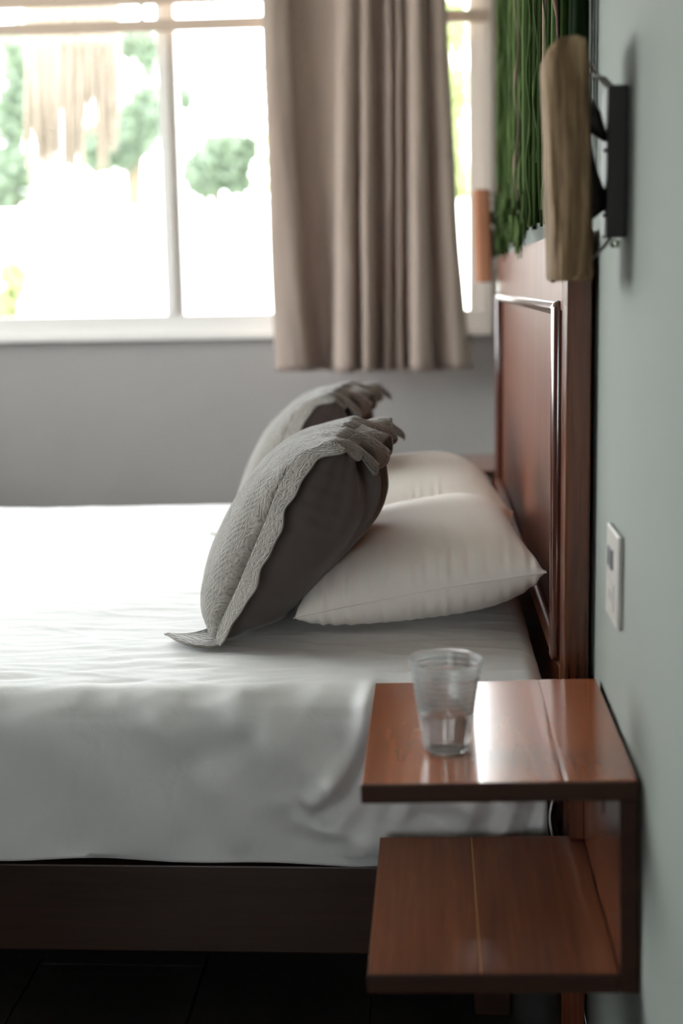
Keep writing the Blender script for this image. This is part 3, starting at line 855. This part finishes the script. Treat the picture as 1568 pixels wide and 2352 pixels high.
    for j in range(0, NTT, 1):
        t = ts[j]
        wv = math.sin(t * 13 + 2.6) + .3 * math.sin(t * 31)
        push(F[-1, j], (1.0, .05, -.45 + .50 * wv * min(1, t * 4) + .25 * (t > .7) * 1), .062 + .004 * math.sin(t * 60))
    for a in np.linspace(0, 1, 7)[1:-1]:
        push(F[-1, -1], (1 - a, a, -.15), .064 - .02 * math.sin(math.pi * a))
    for i in range(NS - 1, -1, -1):
        push(F[i, -1], (.35, .9, -.1), .045 + .004 * math.sin(ss[i] * 40))
    for a in np.linspace(0, 1, 7)[1:-1]:
        push(F[0, -1], (-.4 * a, 1 - a, 0.0), .045)
    for j in range(NTT - 1, -1, -1):
        t = ts[j]
        cw = math.exp(-(t / .13) ** 2)
        push(F[0, j], (-1.0 + 0 * t, .55 * cw - .1, .0), .016 + .088 * cw)
    for a in np.linspace(0, 1, 13)[1:-1]:       # near bottom corner lying flat on the sheet
        ang = a
        push(F[0, 0], (-1 * (1 - ang) ** .8 + .15 * ang, .45 * (1 - ang) - .72 * ang, .0), .10 * (1 - ang) ** 1.2 + .021 * (1 - (1 - ang) ** 1.2) + .004 * math.sin(math.pi * ang))
    nr = len(ring); K = 7
    arc = 0; fv = []; fuv = []
    for i in range(nr):
        if i: arc += np.linalg.norm(ring[i] + dirs[i] * .03 - ring[i - 1] - dirs[i - 1] * .03)
        for k in range(K):
            q = k / (K - 1)
            p = ring[i] + dirs[i] * wid[i] * q
            if n1 + 7 < i < n1 + 7 + NTT: p = p + np.array([0, 0, -.018 * q * q])
            p[2] = max(p[2], .005 + .003 * math.sin(arc * 60) * q + (.004 * q if ring[i][2] < .02 else 0))
            fv.append(p - off); fuv.append((arc, q * .05))
    fs = []
    for i in range(nr):
        j = (i + 1) % nr
        for k in range(K - 1):
            fs.append((i * K + k, j * K + k, j * K + k + 1, i * K + k + 1))
    fg = mesh_obj('flange', fv, fs, M['lace'], r, True, fuv)
    fg['label'] = 'scalloped quilted border'
    md = fg.modifiers.new('thick', 'SOLIDIFY'); md.thickness = .0035; md.offset = 0
    md = fg.modifiers.new('smooth', 'SUBSURF'); md.levels = md.render_levels = 1
    # corded hem on the outer edge
    hemr = [fv[i * K + K - 1] for i in range(nr)]
    tube('hem', hemr + [hemr[0]], .0019, M['lace'], fg, 5)
    return r
cushion('sharp grey quilted cushion with scalloped border, leaning on the cream pillow closer to the tumbler', (-.28, 2.53, ZS), 0.0, r_q[0])
cushion('grey quilted cushion by the window side, showing above the sharp grey one', (-.347, 3.50, ZS + .003), math.radians(-3), r_q[1])

# ------------------------------------------------------------------ nightstands (wall-mounted, open C shape)
def nightstand(label, y0, depth=.418, seed=0):
    r = empty('nightstand', (.08, y0, .35), (0, -.018, 0), label=label, cat='nightstand', group='wall-mounted nightstands beside the bed')
    def b(name, lo, hi, mat, bev=.0015):
        return box(name, (lo[0] - .08, lo[1], lo[2] - .35), (hi[0] - .08, hi[1], hi[2] - .35), mat, r, bev, 2)
    cuts = [-.082, .045, .155, .2385]
    def crown(x):          # middle plank shaped into a cup to widen the window's reflection, outer one follows
        if x < .045: return 0.0
        q = min(x, .155) - .045
        return -.010 * q + .5 * .42 * q * q
    for a, c in zip(cuts, cuts[1:]):
        if a != .045:
            dz = crown(a)
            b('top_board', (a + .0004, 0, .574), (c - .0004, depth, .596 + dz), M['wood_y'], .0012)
        else:
            n_ = 14; vs, fs = [], []
            for k in range(n_ + 1):
                x = a + (c - a) * k / n_; z = .596 + crown(x) - (.0008 if k in (0, n_) else 0)
                for (yy, zz) in ((0, .574), (0, z - .0006), (.001, z), (depth - .001, z), (depth, z - .0006), (depth, .574)):
                    vs.append((x - .08, yy, zz - .35))
            for k in range(n_):
                for e in range(6):
                    f_ = (e + 1) % 6
                    fs.append((k * 6 + e, k * 6 + f_, (k + 1) * 6 + f_, (k + 1) * 6 + e))
            fs.append(tuple(range(6))[::-1]); fs.append(tuple(n_ * 6 + e for e in range(6)))
            tbd = mesh_obj('top_board', vs, fs, M['wood_y'], r, True)
            es_ = tbd.modifiers.new('edges', 'EDGE_SPLIT'); es_.split_angle = math.radians(25)
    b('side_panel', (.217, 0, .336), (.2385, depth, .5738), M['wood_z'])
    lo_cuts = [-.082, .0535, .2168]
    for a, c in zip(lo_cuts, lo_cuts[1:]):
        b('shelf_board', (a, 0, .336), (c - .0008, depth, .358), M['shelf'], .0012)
    b('glue_line', (.0527, .002, .350), (.0543, depth - .002, .3583), M['glue'], 0)
    b('back_rail', (.1955, depth - .02, .36), (.2168, depth - .001, .5735), M['wood_z'])
    b('front_shade_strip', (-.0825, -.006, .5735), (.239, -.0002, .5965), M['edge'], .0018)  # strips added to carry the shade of the front faces in their colour
    b('front_shade_strip', (.2165, -.006, .3355), (.239, -.0002, .5730), M['edge'], .0018)
    b('front_shade_strip', (-.0825, -.006, .3355), (.2160, -.0002, .3585), M['edge'], .0018)
    lt = lathe('knot', [(.0001, 0), (.008, 0), (.006, -.002), (.0001, -.003)], M['molding'], r, 16)
    lt.rotation_euler = (0, math.pi / 2, 0); lt.location = (.2155 - .08, .16, .503 - .35); lt.scale = (1.4, .9, .5)
    return r
n1_ = nightstand('glossy red-brown wooden nightstand with lower shelf, carrying the water tumbler', 1.555)
nightstand('wooden nightstand in the corner by the window wall, behind the pillows', 4.262)

# ------------------------------------------------------------------ tumbler with water
gx, gy, gz = .0145, 1.672, .5965
tb = empty('tumbler', (gx, gy, gz), label='ribbed clear tumbler half full of water on the nightstand', cat='glass')
def rad_at(z): return .0275 + (.0445 - .0275) * (z / .116) ** .95
prof = [(.0008, .0), (.0262, .0), (rad_at(.003), .003)]
for z in np.linspace(.006, .116, 110):
    rib = 0.0
    if z > .050: rib = .00035 * math.sin(z * 900)
    if .092 < z < .099: rib -= .0009
    if z > .110: rib += .0012
    prof.append((rad_at(z) + rib, z))
inner = [(rad_at(z) - .0019, z) for z in np.linspace(.115, .006, 60)] + [(.0008, .006)]
lathe('cup', prof + inner, M['tumbler'], tb, 72, close=True)
wz = .050
wprof = [(.0006, .0058)] + [(rad_at(z) - .0017, z) for z in np.linspace(.0058, wz, 20)] + [(.0006, wz - .0004)]
lathe('water', wprof, M['water'], tb, 72)

# ------------------------------------------------------------------ wall sconces made of wood slabs
def sconce(label, yc, rough=True, tilt=.0):
    z0, z1 = 1.170, 1.456
    r = empty('wall_lamp', (.236, yc, 1.31), label=label, cat='wall lamp', group='wooden wall lamps over the nightstands')
    o = np.array([.236, yc, 1.31])
    # slab: closed section swept up, uneven like split driftwood
    n, kz = 40, 44; vs = []
    for a in range(kz):
        s = a / (kz - 1)
        zz = z0 + (z1 - z0) * s
        lean = -.010 * s + (.004 if rough else .0)
        for b in range(n):
            th = 2 * math.pi * b / n
            cx, cy = math.cos(th), math.sin(th)
            ex = abs(cx) ** .55 * (1 if cx > 0 else -1) * .0265
            ey = abs(cy) ** .55 * (1 if cy > 0 else -1) * .055
            ns = 1 + (.09 * fbm(cx * 2.5, cy * 2.5, s * 3.0, 3) + .05 * fbm(cx * 9, cy * 9, s * 1.6, 2) if rough else 0.015 * fbm(cx, cy, s))
            z_ = zz
            if s > .9 and rough: z_ -= .018 * (max(0, -cx)) ** 1.5 * (s - .9) / .1 + .004 * (cy > .2)
            cap = 1 - (.10 * max(0, (s - .96) / .04) ** 2 + .06 * max(0, (.03 - s) / .03) ** 2)
            vs.append((.168 + lean + ex * ns * cap - o[0] + .001, yc + ey * ns * cap - o[1], z_ - o[2] + (.004 * fbm(cx * 3, cy * 3, 5) if rough and s in (0.0, 1.0) else 0)))
    fs = []
    for a in range(kz - 1):
        for b in range(n):
            fs.append((a * n + b, a * n + (b + 1) % n, (a + 1) * n + (b + 1) % n, (a + 1) * n + b))
    fs.append(tuple(range(n))[::-1]); fs.append(tuple((kz - 1) * n + b for b in range(n)))
    s_ = mesh_obj('wood_slab', vs, fs, M['log'] if rough else M['log_red'], r, True)
    es = s_.modifiers.new('edges', 'EDGE_SPLIT'); es.split_angle = math.radians(50)
    def L(p): return tuple(np.array(p) - o)
    bx = box('mounting_bar', L((.2145, yc - .028, 1.222)), L((.2390, yc + .028, 1.402)), M['iron'], r, .002)
    for dy in (-.02, .025):
        tube('wire', [L((.186, yc + dy, 1.432 + dy * .8)), L((.212, yc + dy * .6, 1.412)), L((.222, yc + dy * .4, 1.402)), L((.224, yc + dy * .4, 1.395))], .0024, M['wire'], r, 6)
    tube('wire', [L((.188, yc - .015, 1.190)), L((.200, yc - .01, 1.197)), L((.216, yc - .008, 1.213)), L((.224, yc - .008, 1.224))], .0024, M['wire'], r, 6)
    lt = lathe('screw', [(.0002, -.006), (.005, -.006), (.006, -.002), (.006, .002), (.0002, .004)], M['steel'], r, 14)
    lt.location = L((.226, yc - .02, 1.215))
    # bulb sockets behind the slab
    bm = bmesh.new(); add_tube(bm, [L((.186, yc, 1.372)), L((.198, yc - .01, 1.362)), L((.2145, yc - .015, 1.338))], [.022, .014, .003], 12)
    bm_obj('bracket', bm, M['iron'], r, True)
    bm = bmesh.new(); add_tube(bm, [L((.188, yc - .005, 1.335)), L((.190, yc - .005, 1.30)), L((.193, yc - .005, 1.27)), L((.2, yc, 1.262)), L((.216, yc, 1.268))], [.010, .016, .024, .020, .010], 12)
    bm_obj('lamp_socket', bm, M['iron'], r, True)
    for z in (1.326, 1.268 - .02):
        tube('screw', [L((.2148, yc - .02, z)), L((.2105, yc - .02, z))], .0022, M['iron'], r, 8)
    return r
sconce('weathered driftwood wall lamp on a black bar above the power outlet', 1.785)
sconce('smooth reddish wooden wall lamp beside the window jamb', 4.52, False)

# ------------------------------------------------------------------ power outlet plate
op = empty('outlet_plate', (XW, 1.80, .79), label='cream plastic switch and outlet plate on the pale wall', cat='outlet')
box('cover', (-.008, -.058, -.062), (-.0002, .058, .060), M['plate'], op, .003, 3)
box('rocker', (-.0105, -.012, .008), (-.0075, .030, .034), M['plate_dark'], op, .001)
box('socket_module', (-.0095, -.028, -.044), (-.0078, .028, -.008), M['plate'], op, .001)
for dy in (-.01, .01):
    box('slot', (-.0099, dy - .0015, -.033), (-.0094, dy + .0015, -.020), M['plate_dark'], op)

# ------------------------------------------------------------------ green cord tapestry above the headboard
tp = empty('tapestry', (.205, 3.14, 2.30), label='green macrame hanging of long loose cords above the headboard', cat='wall hanging')
tube('hanging_rod', [(0, -1.06, 0), (0, 1.06, 0)], .012, M['bark'], tp, 10)
def cord(x, y, z_end, rad, mat, wob=.004, swing=0.0, hook=0.0):
    pts = []; n = 12
    for k in range(n):
        s = k / (n - 1)
        zz = -.012 + (z_end - 2.30 + .012) * s
        yy = y - 3.14 + swing * s * s + wob * fbm(y * 7, s * 2.2, 1) * s + hook * max(0, s - .85) ** 2 * 40
        xx = x - .205 + wob * .5 * fbm(y * 9, s * 2.0, 8) * s
        pts.append((xx, yy, zz))
    rads = [rad * (1 + .08 * random.uniform(-1, 1)) for _ in range(n - 1)] + [rad * .45]
    tube('cord', pts, rads, mat, tp, 6)
NF = 58
for i in range(NF):
    yy = 2.125 + (4.165 - 2.125) * i / (NF - 1) + random.uniform(-.006, .006)
    ze = 1.262 + .02 * random.random() + .20 * (random.random() ** 3) + (.05 if yy > 4.0 else 0)
    mt_ = M['green'] if random.random() < .85 else M['green_pale']
    if i % 17 == 9: mt_ = M['pink']; ze += .15
    if yy > 3.8 and i % 7 == 3: mt_ = M['navy']
    cord(.196 + random.uniform(-.005, .004), yy, ze, .0058 if mt_ is not M['pink'] else .0045, mt_, .007, random.uniform(-.01, .01), random.uniform(-.02, .03) if random.random() < .3 else 0)
for i in range(56):
    yy = 2.11 + (4.13 - 2.11) * i / 55 + random.uniform(-.008, .008)
    cord(.216, yy, 1.27 + .10 * random.random(), .012, M['green_dark'], .004)
# knotted thin yarns
for i in range(11):
    yy = 2.2 + 1.93 * i / 10 + random.uniform(-.01, .01)
    zt2 = 2.28; ze = 1.265 + .12 * random.random()
    pts, rd = [], []
    n = 34; ph = random.random() * 9
    for k in range(n):
        s = k / (n - 1)
        kn = (k % 6 == int(ph) % 6) and s > .3
        pts.append((.188 + .004 * math.sin(k * 1.1 + ph) - .205, yy - 3.14 + .012 * math.sin(k * .8 + ph) * max(0, s - .45) + random.uniform(-.002, .002), zt2 + (ze - zt2) * s - 2.30))
        rd.append(.0045 if kn else .0018)
    tube('knotted_yarn', pts, rd, M['green_pale'] if i % 5 else M['pink'], tp, 5)
# tufted frayed ends
for i in range(46):
    yy = 2.9 + 1.23 * i / 45 + random.uniform(-.01, .01); zc_ = 1.28 + .14 * random.random() * (1 if yy > 3.4 else .5)
    bm = bmesh.new()
    for q in range(9):
        a = random.random() * 6.28; L_ = .03 + .04 * random.random()
        p = Vector((.188 - .205, yy - 3.14, zc_ - 2.30))
        add_tube(bm, [p, p + Vector((-.004 * math.cos(a), .010 * math.sin(a), -.5 * L_)), p + Vector((-.006 * math.cos(a), .016 * math.sin(a), -L_ * (1 if q % 3 else -.2)))], [.0022, .0018, .0008], 4)
    bm_obj('tassel', bm, M['green'] if i % 2 else M['green_pale'], tp, True)
